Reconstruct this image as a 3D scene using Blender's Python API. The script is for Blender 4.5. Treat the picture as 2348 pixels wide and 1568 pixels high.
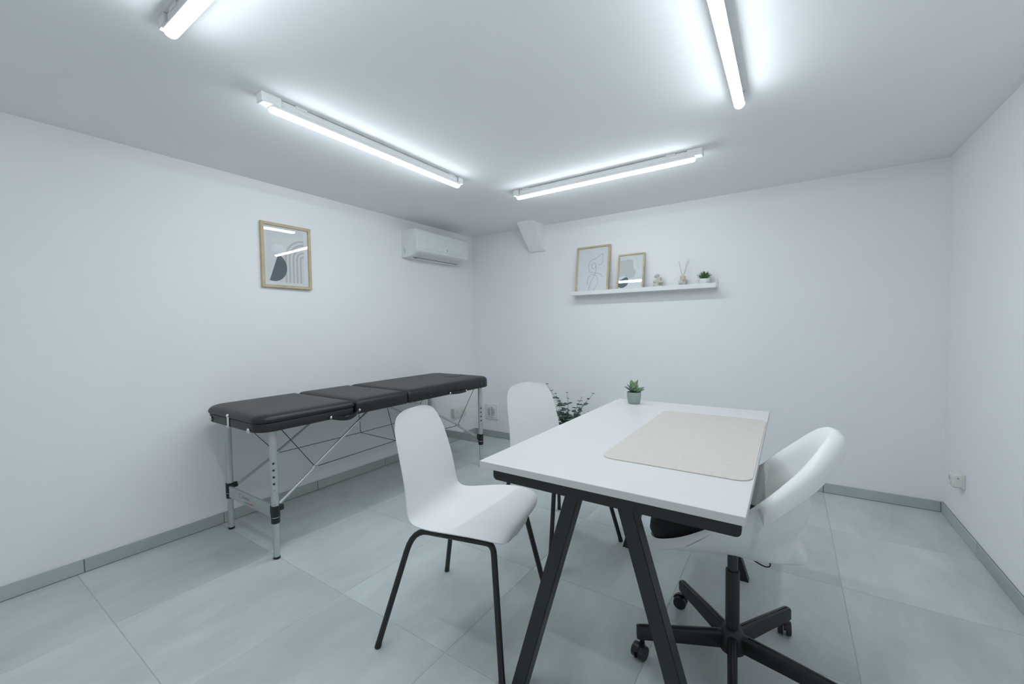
import bpy, bmesh, math, random
from mathutils import Vector, Matrix, Euler

for o in list(bpy.data.objects):
    bpy.data.objects.remove(o, do_unlink=True)
scene = bpy.context.scene
COL = scene.collection
PI = math.pi
R = math.radians
random.seed(7)

# ------------------------------------------------------------------ camera
RW, RH, RD = 3.7636, 2.206, 4.36          # room width (x), height (z), depth (-y)
F_PX, YAW, PITCH, ROLL = 949.75, -0.5907, 0.0373, -0.0146
CAM = Vector((2.9514, -3.6364, 1.2085))
fw = Vector((math.sin(YAW) * math.cos(PITCH), math.cos(YAW) * math.cos(PITCH), -math.sin(PITCH)))
rt = Vector((math.cos(YAW), -math.sin(YAW), 0.0))
up = rt.cross(fw)
r2 = rt * math.cos(ROLL) + up * math.sin(ROLL)
u2 = -rt * math.sin(ROLL) + up * math.cos(ROLL)
cam_data = bpy.data.cameras.new('camera')
cam = bpy.data.objects.new('camera', cam_data)
COL.objects.link(cam)
cam.matrix_world = Matrix(((r2.x, u2.x, -fw.x, CAM.x), (r2.y, u2.y, -fw.y, CAM.y), (r2.z, u2.z, -fw.z, CAM.z), (0, 0, 0, 1)))
cam_data.sensor_fit = 'HORIZONTAL'
cam_data.sensor_width = 36.0
cam_data.lens = 36.0 * F_PX / 2348.0
cam_data.clip_start = 0.02
scene.camera = cam

# ------------------------------------------------------------------ world, exposure (the room is lit by its four tube lamps)
TUBE_COLOR = (0.845, 0.935, 1.0)
TUBE_STRENGTH = 45.5
DIFFUSER_HALF_ANGLE = 80
world = bpy.data.worlds.new('world')
scene.world = world
world.use_nodes = True
world.node_tree.nodes['Background'].inputs[0].default_value = (0.8, 0.9, 1.0, 1)
world.node_tree.nodes['Background'].inputs[1].default_value = 0.05
vs = scene.view_settings
vs.view_transform = 'Standard'
vs.look = 'None'
vs.exposure = 0.0
vs.gamma = 1.0
vs.use_curve_mapping = False
scene.cycles.max_bounces = 7
scene.cycles.diffuse_bounces = 5
scene.cycles.glossy_bounces = 3


# ------------------------------------------------------------------ materials
def mat(name, color, rough=0.5, metal=0.0, var=0.0, vscale=8.0, bump=0.0, bscale=200.0, spec=0.5, coat=0.0, stretch=None, rvar=0.0, detail=2):
    m = bpy.data.materials.new(name)
    m.use_nodes = True
    nt = m.node_tree
    b = nt.nodes['Principled BSDF']
    b.inputs['Base Color'].default_value = (*color, 1)
    b.inputs['Roughness'].default_value = rough
    b.inputs['Metallic'].default_value = metal
    b.inputs['Specular IOR Level'].default_value = spec
    b.inputs['Coat Weight'].default_value = coat
    tc = nt.nodes.new('ShaderNodeTexCoord')
    src = tc.outputs['Object']
    if stretch:
        mp = nt.nodes.new('ShaderNodeMapping')
        mp.inputs['Scale'].default_value = stretch
        nt.links.new(src, mp.inputs['Vector'])
        src = mp.outputs['Vector']
    if var > 0:
        n = nt.nodes.new('ShaderNodeTexNoise')
        n.inputs['Scale'].default_value = vscale
        n.inputs['Detail'].default_value = detail
        nt.links.new(src, n.inputs['Vector'])
        r = nt.nodes.new('ShaderNodeValToRGB')
        r.color_ramp.elements[0].position = 0.3
        r.color_ramp.elements[1].position = 0.7
        r.color_ramp.elements[0].color = (*[max(0, c * (1 - var)) for c in color], 1)
        r.color_ramp.elements[1].color = (*[min(1, c * (1 + var)) for c in color], 1)
        nt.links.new(n.outputs['Fac'], r.inputs['Fac'])
        nt.links.new(r.outputs['Color'], b.inputs['Base Color'])
        if rvar > 0:
            mr = nt.nodes.new('ShaderNodeMapRange')
            mr.inputs['To Min'].default_value = rough - rvar
            mr.inputs['To Max'].default_value = rough + rvar
            nt.links.new(n.outputs['Fac'], mr.inputs['Value'])
            nt.links.new(mr.outputs['Result'], b.inputs['Roughness'])
    if bump > 0:
        n2 = nt.nodes.new('ShaderNodeTexNoise')
        n2.inputs['Scale'].default_value = bscale
        n2.inputs['Detail'].default_value = 1
        nt.links.new(src, n2.inputs['Vector'])
        bp = nt.nodes.new('ShaderNodeBump')
        bp.inputs['Strength'].default_value = bump
        bp.inputs['Distance'].default_value = 0.002
        nt.links.new(n2.outputs['Fac'], bp.inputs['Height'])
        nt.links.new(bp.outputs['Normal'], b.inputs['Normal'])
    return m


def tile_mat(name, base, contrast):
    """large-format concrete-look porcelain: soft clouds and faint directional streaks, different on every tile"""
    m = bpy.data.materials.new(name)
    m.use_nodes = True
    nt = m.node_tree
    b = nt.nodes['Principled BSDF']
    geo = nt.nodes.new('ShaderNodeNewGeometry')
    oi = nt.nodes.new('ShaderNodeObjectInfo')
    off = nt.nodes.new('ShaderNodeVectorMath'); off.operation = 'SCALE'
    off.inputs[0].default_value = (17.0, 31.0, 7.0)
    nt.links.new(oi.outputs['Random'], off.inputs['Scale'])
    add = nt.nodes.new('ShaderNodeVectorMath'); add.operation = 'ADD'
    nt.links.new(geo.outputs['Position'], add.inputs[0])
    nt.links.new(off.outputs['Vector'], add.inputs[1])
    mp = nt.nodes.new('ShaderNodeMapping')
    mp.inputs['Scale'].default_value = (1.0, 0.42, 1.0)
    mp.inputs['Rotation'].default_value = (0, 0, 0.5)
    nt.links.new(add.outputs['Vector'], mp.inputs['Vector'])
    n1 = nt.nodes.new('ShaderNodeTexNoise'); n1.inputs['Scale'].default_value = 2.6; n1.inputs['Detail'].default_value = 4; n1.inputs['Roughness'].default_value = 0.58
    nt.links.new(mp.outputs['Vector'], n1.inputs['Vector'])
    n2 = nt.nodes.new('ShaderNodeTexNoise'); n2.inputs['Scale'].default_value = 11; n2.inputs['Detail'].default_value = 3; n2.inputs['Roughness'].default_value = 0.65
    nt.links.new(mp.outputs['Vector'], n2.inputs['Vector'])
    mx = nt.nodes.new('ShaderNodeMath'); mx.operation = 'MULTIPLY_ADD'
    mx.inputs[1].default_value = 0.35
    nt.links.new(n2.outputs['Fac'], mx.inputs[0])
    nt.links.new(n1.outputs['Fac'], mx.inputs[2])
    ramp = nt.nodes.new('ShaderNodeValToRGB')
    ramp.color_ramp.elements[0].position = 0.46
    ramp.color_ramp.elements[1].position = 0.90
    ramp.color_ramp.elements[0].color = (*[c * (1 - contrast) for c in base], 1)
    ramp.color_ramp.elements[1].color = (*[c * (1 + contrast) for c in base], 1)
    nt.links.new(mx.outputs['Value'], ramp.inputs['Fac'])
    # tile to tile shade
    mr = nt.nodes.new('ShaderNodeMapRange'); mr.inputs['To Min'].default_value = 0.95; mr.inputs['To Max'].default_value = 1.05
    nt.links.new(oi.outputs['Random'], mr.inputs['Value'])
    sc = nt.nodes.new('ShaderNodeVectorMath'); sc.operation = 'SCALE'
    nt.links.new(ramp.outputs['Color'], sc.inputs[0])
    nt.links.new(mr.outputs['Result'], sc.inputs['Scale'])
    nt.links.new(sc.outputs['Vector'], b.inputs['Base Color'])
    b.inputs['Roughness'].default_value = 0.55
    b.inputs['Specular IOR Level'].default_value = 0.35
    return m


def emit_mat(name, color, strength):
    m = bpy.data.materials.new(name)
    m.use_nodes = True
    nt = m.node_tree
    nt.nodes.remove(nt.nodes['Principled BSDF'])
    e = nt.nodes.new('ShaderNodeEmission')
    e.inputs[0].default_value = (*color, 1)
    e.inputs[1].default_value = strength
    nt.links.new(e.outputs[0], nt.nodes['Material Output'].inputs[0])
    return m


def pane_mat(name, tint, rough=0.0, f0=0.042):
    """thin clear pane: clear transmission plus a mirror reflection that grows towards grazing (same from both faces)"""
    m = bpy.data.materials.new(name)
    m.use_nodes = True
    nt = m.node_tree
    nt.nodes.remove(nt.nodes['Principled BSDF'])
    t = nt.nodes.new('ShaderNodeBsdfTransparent'); t.inputs[0].default_value = (*tint, 1)
    g = nt.nodes.new('ShaderNodeBsdfGlossy'); g.inputs['Roughness'].default_value = rough
    geo = nt.nodes.new('ShaderNodeNewGeometry')
    dot = nt.nodes.new('ShaderNodeVectorMath'); dot.operation = 'DOT_PRODUCT'
    nt.links.new(geo.outputs['Incoming'], dot.inputs[0]); nt.links.new(geo.outputs['Normal'], dot.inputs[1])

    def math_node(op, a_, b_=None):
        n = nt.nodes.new('ShaderNodeMath'); n.operation = op
        for k, v in enumerate((a_, b_)):
            if v is None:
                continue
            if isinstance(v, (int, float)):
                n.inputs[k].default_value = v
            else:
                nt.links.new(v, n.inputs[k])
        return n.outputs[0]
    c = math_node('ABSOLUTE', dot.outputs['Value'])
    k = math_node('POWER', math_node('SUBTRACT', 1.0, c), 5.0)
    fac = math_node('ADD', math_node('MULTIPLY', k, 1 - f0), f0)
    mx = nt.nodes.new('ShaderNodeMixShader')
    nt.links.new(fac, mx.inputs[0])
    nt.links.new(t.outputs[0], mx.inputs[1])
    nt.links.new(g.outputs[0], mx.inputs[2])
    nt.links.new(mx.outputs[0], nt.nodes['Material Output'].inputs[0])
    return m


M = {}
M['wall'] = mat('wall_paint', (0.90, 0.90, 0.905), 0.9, var=0.006, vscale=3, detail=0, spec=0.0)
M['ceiling'] = mat('ceiling_paint', (0.90, 0.905, 0.905), 0.9, var=0.006, vscale=2, detail=0, spec=0.0)
M['floor_tile'] = tile_mat('porcelain_floor_tile', (0.565, 0.61, 0.61), 0.14)
M['base_tile'] = tile_mat('porcelain_skirting_tile', (0.45, 0.485, 0.48), 0.10)
M['grout'] = mat('beige_grout', (0.50, 0.48, 0.43), 0.9, var=0.08, vscale=30)
M['base_grout'] = mat('skirting_grout', (0.17, 0.175, 0.175), 0.9, var=0.05, vscale=30)
M['lamp_white'] = mat('lamp_housing_white', (0.82, 0.82, 0.82), 0.45, var=0.01)
M['tube'] = emit_mat('lit_tube', TUBE_COLOR, TUBE_STRENGTH)
M['laminate'] = mat('white_laminate', (0.665, 0.655, 0.645), 0.38, var=0.008, vscale=20, bump=0.03, bscale=500)
M['shelf_white'] = mat('white_lacquer', (0.82, 0.82, 0.82), 0.4, var=0.008, vscale=20)
M['black_steel'] = mat('black_powder_coat', (0.011, 0.013, 0.013), 0.42, var=0.1, vscale=40, bump=0.05, bscale=600)
M['black_plastic'] = mat('black_plastic', (0.010, 0.012, 0.012), 0.38, var=0.1, vscale=30, bump=0.04, bscale=500)
M['grey_plastic'] = mat('dark_grey_steel', (0.035, 0.042, 0.045), 0.35, metal=0.3, var=0.1, vscale=30)
M['shell'] = mat('white_polypropylene', (0.78, 0.775, 0.77), 0.42, var=0.008, vscale=15, bump=0.04, bscale=450)
M['swivel_shell'] = mat('off_white_plastic', (0.80, 0.81, 0.80), 0.40, var=0.01, vscale=15, bump=0.04, bscale=450)
M['cushion_fabric'] = mat('black_fabric', (0.014, 0.016, 0.017), 0.85, var=0.25, vscale=60, bump=0.35, bscale=900)
M['vinyl'] = mat('black_vinyl', (0.011, 0.0125, 0.0135), 0.40, var=0.12, vscale=25, bump=0.10, bscale=500, rvar=0.05)
M['aluminium'] = mat('brushed_aluminium', (0.52, 0.55, 0.55), 0.42, metal=0.55, var=0.05, vscale=30)
M['chrome'] = mat('chrome', (0.75, 0.76, 0.76), 0.18, metal=1.0, var=0.03, vscale=40)
M['cable'] = mat('dark_steel_cable', (0.03, 0.032, 0.033), 0.5, metal=0.4, var=0.1, vscale=60)
M['oak'] = mat('light_oak', (0.56, 0.445, 0.285), 0.55, var=0.12, vscale=20, bump=0.1, bscale=80, stretch=(1, 1, 1))
M['paper'] = mat('white_paper', (0.85, 0.85, 0.86), 0.8, var=0.01)
M['print_pale'] = mat('print_pale_mauve', (0.80, 0.785, 0.79), 0.8, var=0.02, vscale=40)
M['print_paler'] = mat('print_light_arch', (0.86, 0.86, 0.87), 0.8, var=0.02, vscale=40)
M['print_pink'] = mat('print_dusty_rose', (0.62, 0.555, 0.545), 0.8, var=0.04, vscale=60)
M['print_slate'] = mat('print_slate', (0.14, 0.165, 0.19), 0.8, var=0.06, vscale=30)
M['print_beige'] = mat('print_beige', (0.66, 0.64, 0.63), 0.8, var=0.03, vscale=30)
M['ink'] = mat('grey_ink', (0.34, 0.36, 0.40), 0.8, var=0.05)
M['ink_faint'] = mat('faint_ink', (0.62, 0.61, 0.60), 0.8, var=0.02)
M['glass'] = pane_mat('picture_glass', (0.97, 0.98, 0.98))
M['ac_white'] = mat('ac_gloss_white', (0.80, 0.82, 0.82), 0.22, var=0.006, vscale=10)
M['ac_louver'] = mat('ac_louver_white', (0.66, 0.68, 0.69), 0.4, var=0.01)
M['slot'] = mat('dark_slot', (0.03, 0.035, 0.04), 0.7, var=0.05)
M['mark_grey'] = mat('grey_marking', (0.30, 0.32, 0.33), 0.6, var=0.05)
M['mark_yellow'] = mat('yellow_sticker', (0.55, 0.50, 0.30), 0.6, var=0.05)
M['mark_red'] = mat('red_marking', (0.52, 0.22, 0.18), 0.6, var=0.08)
M['socket'] = mat('socket_plastic', (0.74, 0.74, 0.70), 0.35, var=0.01)
M['vent_white'] = mat('vent_plastic', (0.84, 0.84, 0.83), 0.4, var=0.01)
M['vent_dark'] = mat('vent_inside', (0.42, 0.44, 0.45), 0.8, var=0.05)
M['pad'] = mat('beige_leatherette', (0.585, 0.545, 0.495), 0.55, var=0.03, vscale=60, bump=0.15, bscale=700)
M['sage_pot'] = mat('sage_ceramic', (0.30, 0.375, 0.335), 0.45, var=0.04, vscale=20)
M['soil'] = mat('brown_soil', (0.05, 0.03, 0.02), 0.95, var=0.4, vscale=120, bump=0.6, bscale=200)
M['succ'] = mat('succulent_leaf', (0.15, 0.235, 0.13), 0.5, var=0.25, vscale=40)
M['succ_young'] = mat('succulent_young_leaf', (0.26, 0.38, 0.09), 0.45, var=0.15, vscale=40)
M['succ_tip'] = mat('succulent_purple_leaf', (0.13, 0.145, 0.12), 0.5, var=0.25, vscale=40)
M['agave'] = mat('green_spiky_leaf', (0.075, 0.18, 0.055), 0.5, var=0.3, vscale=50)
M['white_pot'] = mat('white_ceramic', (0.80, 0.82, 0.82), 0.35, var=0.01)
M['euc'] = mat('eucalyptus_leaf', (0.13, 0.205, 0.185), 0.6, var=0.35, vscale=18)
M['euc_dark'] = mat('eucalyptus_leaf_dark', (0.075, 0.13, 0.112), 0.6, var=0.35, vscale=18)
M['stem'] = mat('green_brown_stem', (0.10, 0.12, 0.08), 0.7, var=0.2, vscale=40)
M['dark_pot'] = mat('charcoal_pot', (0.06, 0.065, 0.065), 0.6, var=0.1)
M['sculpture'] = mat('sand_ceramic', (0.60, 0.56, 0.50), 0.8, var=0.05, vscale=60, bump=0.2, bscale=300)
M['reed'] = mat('pale_reed', (0.62, 0.56, 0.47), 0.7, var=0.08, vscale=80)
M['wood_cap'] = mat('pale_wood_cap', (0.66, 0.56, 0.38), 0.5, var=0.08, vscale=60)
M['bottle'] = pane_mat('bottle_glass', (0.93, 0.95, 0.94), 0.03)
M['oil'] = mat('diffuser_oil', (0.56, 0.55, 0.46), 0.15, var=0.02)
M['label_pink'] = mat('bottle_label', (0.64, 0.56, 0.58), 0.7, var=0.03, vscale=80)
M['label_mark'] = mat('bottle_label_mark', (0.38, 0.28, 0.32), 0.7, var=0.05, vscale=80)


# ------------------------------------------------------------------ helpers
def link(o, parent=None):
    COL.objects.link(o)
    if parent is not None:
        o.parent = parent
    return o


ORG = Vector((0, 0, 0))     # subtracted from mesh coordinates so that parts can be written in room coordinates


def put(name, bm, m, parent=None, smooth=False, auto=None):
    """link a bmesh as ONE mesh object"""
    bmesh.ops.recalc_face_normals(bm, faces=bm.faces[:])
    me = bpy.data.meshes.new(name)
    if ORG.length > 0:
        bmesh.ops.translate(bm, verts=bm.verts[:], vec=-ORG)
    bm.to_mesh(me)
    bm.free()
    me.materials.append(m)
    if smooth:
        for p in me.polygons:
            p.use_smooth = True
        if auto:
            sharp_by_angle(me, auto)
    o = bpy.data.objects.new(name, me)
    return link(o, parent)


def sharp_by_angle(me, deg):
    bm = bmesh.new()
    bm.from_mesh(me)
    lim = R(deg)
    for e in bm.edges:
        if len(e.link_faces) == 2 and e.calc_face_angle(0) > lim:
            e.smooth = False
    bm.to_mesh(me)
    bm.free()


def thing(name, label, cat, loc=(0, 0, 0), rotz=0.0, group=None):
    o = bpy.data.objects.new(name, None)
    o.empty_display_size = 0.1
    o.location = loc
    o.rotation_euler = (0, 0, rotz)
    COL.objects.link(o)
    o['label'] = label
    o['category'] = cat
    if group:
        o['group'] = group
    return o


def tag(o, label, cat, group=None):
    o['label'] = label
    o['category'] = cat
    if group:
        o['group'] = group
    return o


def rebase(o, loc):
    """move the origin of a one-mesh thing to its base"""
    loc = Vector(loc)
    o.data.transform(Matrix.Translation(-loc))
    o.location = loc
    return o


def box(bm, lo, hi, bev=0.0, seg=2):
    lo = Vector(lo); hi = Vector(hi)
    r = bmesh.ops.create_cube(bm, size=1.0, matrix=Matrix.Translation((lo + hi) / 2) @ Matrix.Diagonal(((hi - lo).x, (hi - lo).y, (hi - lo).z, 1)))
    if bev > 0:
        es = list({e for v in r['verts'] for e in v.link_edges})
        bmesh.ops.bevel(bm, geom=es, offset=bev, offset_type='OFFSET', segments=seg, profile=0.5, affect='EDGES')


def cyl(bm, p0, p1, r0, r1=None, seg=16, caps=True):
    p0 = Vector(p0); p1 = Vector(p1)
    r1 = r0 if r1 is None else r1
    d = p1 - p0
    q = Vector((0, 0, 1)).rotation_difference(d.normalized())
    bmesh.ops.create_cone(bm, cap_ends=caps, cap_tris=False, segments=seg, radius1=r0, radius2=r1, depth=d.length,
                          matrix=Matrix.Translation((p0 + p1) / 2) @ q.to_matrix().to_4x4())


def ell(bm, c, r, u=16, v=10, rot=None):
    mx = Matrix.Translation(c)
    if rot is not None:
        mx = mx @ rot.to_matrix().to_4x4()
    bmesh.ops.create_uvsphere(bm, u_segments=u, v_segments=v, radius=1.0, matrix=mx @ Matrix.Diagonal((r[0], r[1], r[2], 1)))


def catmull(pts, n, closed=False):
    pts = [Vector(p) for p in pts]
    out = []
    m = len(pts)
    rng = m if closed else m - 1
    for i in range(rng):
        if closed:
            p0, p1, p2, p3 = pts[(i - 1) % m], pts[i], pts[(i + 1) % m], pts[(i + 2) % m]
        else:
            p1, p2 = pts[i], pts[i + 1]
            p0 = pts[i - 1] if i > 0 else p1 * 2 - p2
            p3 = pts[i + 2] if i + 2 < m else p2 * 2 - p1
        for k in range(n):
            t = k / n
            out.append(0.5 * ((2 * p1) + (p2 - p0) * t + (2 * p0 - 5 * p1 + 4 * p2 - p3) * t * t + (3 * p1 - p0 - 3 * p2 + p3) * t ** 3))
    if not closed:
        out.append(pts[-1].copy())
    return out


def tube(bm, pts, r, seg=10, caps=True):
    """sweep a circle along a polyline; r is a number or a list"""
    pts = [Vector(p) for p in pts]
    n = len(pts)
    rr = r if isinstance(r, (list, tuple)) else [r] * n
    prev = None
    rings = []
    for i in range(n):
        t = (pts[min(i + 1, n - 1)] - pts[max(i - 1, 0)]).normalized()
        if prev is None:
            a = Vector((0, 0, 1)) if abs(t.z) < 0.9 else Vector((1, 0, 0))
            nrm = (a - t * a.dot(t)).normalized()
        else:
            nrm = (prev - t * prev.dot(t)).normalized()
        prev = nrm
        bn = t.cross(nrm)
        rings.append([bm.verts.new(pts[i] + (nrm * math.cos(2 * PI * k / seg) + bn * math.sin(2 * PI * k / seg)) * rr[i]) for k in range(seg)])
    for a, b in zip(rings, rings[1:]):
        for k in range(seg):
            bm.faces.new((a[k], a[(k + 1) % seg], b[(k + 1) % seg], b[k]))
    if caps:
        bm.faces.new(rings[0][::-1])
        bm.faces.new(rings[-1])


def loft(bm, rings, cap0=True, cap1=True):
    vr = [[bm.verts.new(p) for p in ring] for ring in rings]
    n = len(vr[0])
    for a, b in zip(vr, vr[1:]):
        for k in range(n):
            bm.faces.new((a[k], a[(k + 1) % n], b[(k + 1) % n], b[k]))
    if cap0:
        bm.faces.new(vr[0][::-1])
    if cap1:
        bm.faces.new(vr[-1])
    return vr


def lathe(bm, prof, c=(0, 0, 0), seg=32, cap0=True, cap1=True):
    rings = []
    for r, z in prof:
        r = max(r, 0.0004)
        rings.append([(c[0] + r * math.cos(2 * PI * k / seg), c[1] + r * math.sin(2 * PI * k / seg), c[2] + z) for k in range(seg)])
    loft(bm, rings, cap0, cap1)


def rrect(x0, x1, y0, y1, radii, n=8):
    """rounded rectangle, radii for corners (x0y0, x1y0, x1y1, x0y1), counter-clockwise"""
    out = []
    cs = [(x0, y0, 1, 1, PI), (x1, y0, -1, 1, 1.5 * PI), (x1, y1, -1, -1, 0), (x0, y1, 1, -1, 0.5 * PI)]
    for (cx, cy, sx, sy, a0), r in zip(cs, radii):
        r = max(r, 0.0008)
        ox, oy = cx + sx * r, cy + sy * r
        for k in range(n + 1):
            a = a0 + k / n * PI / 2
            out.append((ox + r * math.cos(a), oy + r * math.sin(a)))
    return out


def slab(bm, x0, x1, y0, y1, radii, prof, n=8):
    """loft of rounded rectangles; prof = [(inset, z), ...] from bottom to top"""
    rings = []
    for ins, z in prof:
        rings.append([(x, y, z) for x, y in rrect(x0 + ins, x1 - ins, y0 + ins, y1 - ins, [max(r - ins, 0.001) for r in radii], n)])
    return loft(bm, rings)


def edge_prof(z0, z1, rb, rt_, n=5):
    out = []
    for k in range(n + 1):
        a = k / n * PI / 2
        out.append((rb * (1 - math.sin(a)), z0 + rb * (1 - math.cos(a))))
    for k in range(n + 1):
        a = k / n * PI / 2
        out.append((rt_ * (1 - math.cos(a)), z1 - rt_ * (1 - math.sin(a))))
    return out


def copy_tree(o, parent=None):
    c = o.copy()
    COL.objects.link(c)
    c.parent = parent
    for ch in list(o.children):
        copy_tree(ch, c)
    return c


def struct(o):
    o['kind'] = 'structure'
    return o


# ------------------------------------------------------------------ the room
def plain_box(name, lo, hi, m):
    bm = bmesh.new()
    box(bm, lo, hi)
    return struct(put(name, bm, m))


T = 0.12
plain_box('wall_left', (-T, -RD - T, 0), (0, T, RH), M['wall'])
plain_box('wall_back', (0, 0, 0), (RW, T, RH), M['wall'])
plain_box('wall_right', (RW, -RD - T, 0), (RW + T, T, RH), M['wall'])
plain_box('wall_rear', (0, -RD - T, 0), (RW, -RD, RH), M['wall'])
plain_box('ceiling', (-T, -RD - T, RH), (RW + T, T, RH + 0.1), M['ceiling'])
floor = plain_box('floor', (-T, -RD - T, -0.12), (RW + T, T, -0.0012), M['grout'])

# floor tiles, one object each
G = 0.0028
PITCH_T = 0.632
xs = [0.0] + [PITCH_T * k for k in range(1, 6)] + [RW]
ys = [0.0] + [-0.645 - PITCH_T * k for k in range(0, 6)] + [-RD]
tile_cache = {}
for i in range(len(xs) - 1):
    for j in range(len(ys) - 1):
        w = xs[i + 1] - xs[i] - G
        d = ys[j] - ys[j + 1] - G
        key = (round(w, 4), round(d, 4))
        if key not in tile_cache:
            bm = bmesh.new()
            box(bm, (-w / 2, -d / 2, -0.01), (w / 2, d / 2, 0.0))
            up_e = [e for e in bm.edges if all(v.co.z > -0.001 for v in e.verts)]
            bmesh.ops.bevel(bm, geom=up_e, offset=0.0008, segments=1, affect='EDGES')
            me = bpy.data.meshes.new('tile')
            bmesh.ops.recalc_face_normals(bm, faces=bm.faces[:])
            bm.to_mesh(me); bm.free()
            me.materials.append(M['floor_tile'])
            tile_cache[key] = me
        o = bpy.data.objects.new('tile', tile_cache[key])
        o.location = ((xs[i] + xs[i + 1]) / 2, (ys[j] + ys[j + 1]) / 2, 0)
        link(o, floor)

# skirting of cut tiles
BH = 0.067


def skirting(name, axis, fixed, sgn, cuts):
    bm = bmesh.new()
    a, b = min(cuts), max(cuts)
    if axis == 'y':
        box(bm, (min(fixed, fixed + sgn * 0.0065), a, 0), (max(fixed, fixed + sgn * 0.0065), b, BH - 0.001))
    else:
        box(bm, (a, min(fixed, fixed + sgn * 0.0065), 0), (b, max(fixed, fixed + sgn * 0.0065), BH - 0.001))
    base = struct(put(name, bm, M['base_grout']))
    cuts = sorted(cuts)
    for c0, c1 in zip(cuts, cuts[1:]):
        c0 += 0.0022; c1 -= 0.0022
        bm = bmesh.new()
        f0, f1 = sorted((fixed + sgn * 0.004, fixed + sgn * 0.0095))
        if axis == 'y':
            box(bm, (f0, c0, 0.003), (f1, c1, BH), 0.0008, 1)
        else:
            box(bm, (c0, f0, 0.003), (c1, f1, BH), 0.0008, 1)
        put('tile', bm, M['base_tile'], base)
    return base


ycuts = [0.0, -0.645, -1.277, -1.903, -2.525, -3.147, -3.78, -RD]
skirting('baseboard_left', 'y', 0.0, 1, ycuts)
skirting('baseboard_right', 'y', RW, -1, [0.0, -0.60, -1.235, -1.87, -2.50, -3.14, -3.77, -RD])
skirting('baseboard_back', 'x', 0.0, -1, [0.0097] + xs[1:-1] + [RW - 0.0097])
skirting('baseboard_rear', 'x', -RD, 1, [0.0097] + xs[1:-1] + [RW - 0.0097])

# sloped boxing between ceiling and back wall
bm = bmesh.new()
loft(bm, [[(x, 0.0, RH), (x, 0.0, 1.952), (x, -0.03, 1.952 + 0.003), (x, -0.268, RH)] for x in (0.765, 0.934)])
o = put('trim_1', bm, M['wall'])
struct(o)
o['label'] = 'white sloped boxing where the back wall meets the ceiling'


# ------------------------------------------------------------------ tube lamps
def tube_lamp(label, base, rotz, length=1.205):
    """local +x runs along the tube from the driver block at x=-0.08; origin on the ceiling"""
    t = thing('tube_lamp', label, 'lamp', base, rotz, 'four tube lamps on the ceiling')
    bm = bmesh.new(); box(bm, (0.02, -0.013, -0.030), (length - 0.02, 0.013, -0.003), 0.003, 2); put('batten', bm, M['lamp_white'], t)
    bm = bmesh.new(); box(bm, (-0.048, -0.024, -0.042), (0.036, 0.024, 0.0), 0.005, 2); put('driver_block', bm, M['lamp_white'], t)
    bm = bmesh.new(); box(bm, (length - 0.016, -0.022, -0.040), (length + 0.030, 0.022, 0.0), 0.004, 2); put('end_cap', bm, M['lamp_white'], t)
    for x in (0.10, length - 0.10):
        bm = bmesh.new(); box(bm, (x, -0.0175, -0.012), (x + 0.055, 0.0175, 0.0), 0.002, 1); put('mounting_clip', bm, M['lamp_white'], t)
    r = 0.0205
    z = -0.0465
    xsr = [(0.007 - 0.012 * math.cos(a_), r * (0.5 + 0.5 * math.sin(a_))) for a_ in [k / 4 * PI / 2 for k in range(5)]]
    xsr += [(length - 0.007 + 0.012 * math.sin(a_), r * (0.5 + 0.5 * math.cos(a_))) for a_ in [k / 4 * PI / 2 for k in range(5)]]
    # lit diffuser: the lower part of the tube; an opaque white spine closes its top
    half = R(DIFFUSER_HALF_ANGLE)
    arc = lambda rr, a0, a1, n: [(rr * math.sin(a0 + (a1 - a0) * k / n), z - rr * math.cos(a0 + (a1 - a0) * k / n)) for k in range(n + 1)]
    bm = bmesh.new(); loft(bm, [[(x, y, zz) for y, zz in arc(rr, -half, half, 10)] for x, rr in xsr])
    put('tube', bm, M['tube'], t, True, 50)
    bm = bmesh.new(); loft(bm, [[(x, y, zz + .0006) for y, zz in arc(rr * 1.01, half, 2 * PI - half, 8)] for x, rr in xsr])
    put('tube_spine', bm, M['lamp_white'], t, True, 50)
    return t


tube_lamp('lit white tube lamp on the ceiling running along the picture wall', (1.0985, -2.700, RH), PI / 2)
tube_lamp('lit white tube lamp on the ceiling running in front of the shelf wall', (2.488, -1.040, RH), PI)
tube_lamp('lit white tube lamp cut off by the top left edge of the photo', (2.512, -3.109, RH), PI)
tube_lamp('lit white tube lamp above the desk, cut off by the top edge of the photo', (2.762, -2.753, RH), PI / 2)

# ------------------------------------------------------------------ desk
ORG = Vector((2.4695, -1.8334, 0))
desk = thing('desk', 'white rectangular desk on black A-shaped legs', 'desk', ORG)
bm = bmesh.new(); box(bm, (2.0695, -2.5334, 0.7265), (2.8695, -1.1334, 0.75), 0.0018, 2); put('tabletop', bm, M['laminate'], desk)


def end_rail(y0, y1):
    pts = rrect(2.106, 2.858, 0.683, 0.7265, [0.014, 0.014, 0.0005, 0.0005], 5)
    bm = bmesh.new()
    loft(bm, [[(x, y0, z) for x, z in pts], [(x, y1, z) for x, z in pts]])
    put('end_rail', bm, M['black_steel'], desk)


def slanted_leg(xt, xb, y0, y1, dyb=0.0, w=0.046):
    bm = bmesh.new()
    ring_ = lambda x, z, dy: [(x, y0 + dy, z), (x + w, y0 + dy, z), (x + w, y1 + dy, z), (x, y1 + dy, z)]
    loft(bm, [ring_(xb, 0.0, dyb), ring_(xt, 0.70, 0.0)])
    es = [e for e in bm.edges if abs(e.verts[0].co.z - e.verts[1].co.z) > 0.3]
    bmesh.ops.bevel(bm, geom=es, offset=0.002, segments=2, affect='EDGES')
    put('leg', bm, M['black_steel'], desk)


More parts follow.
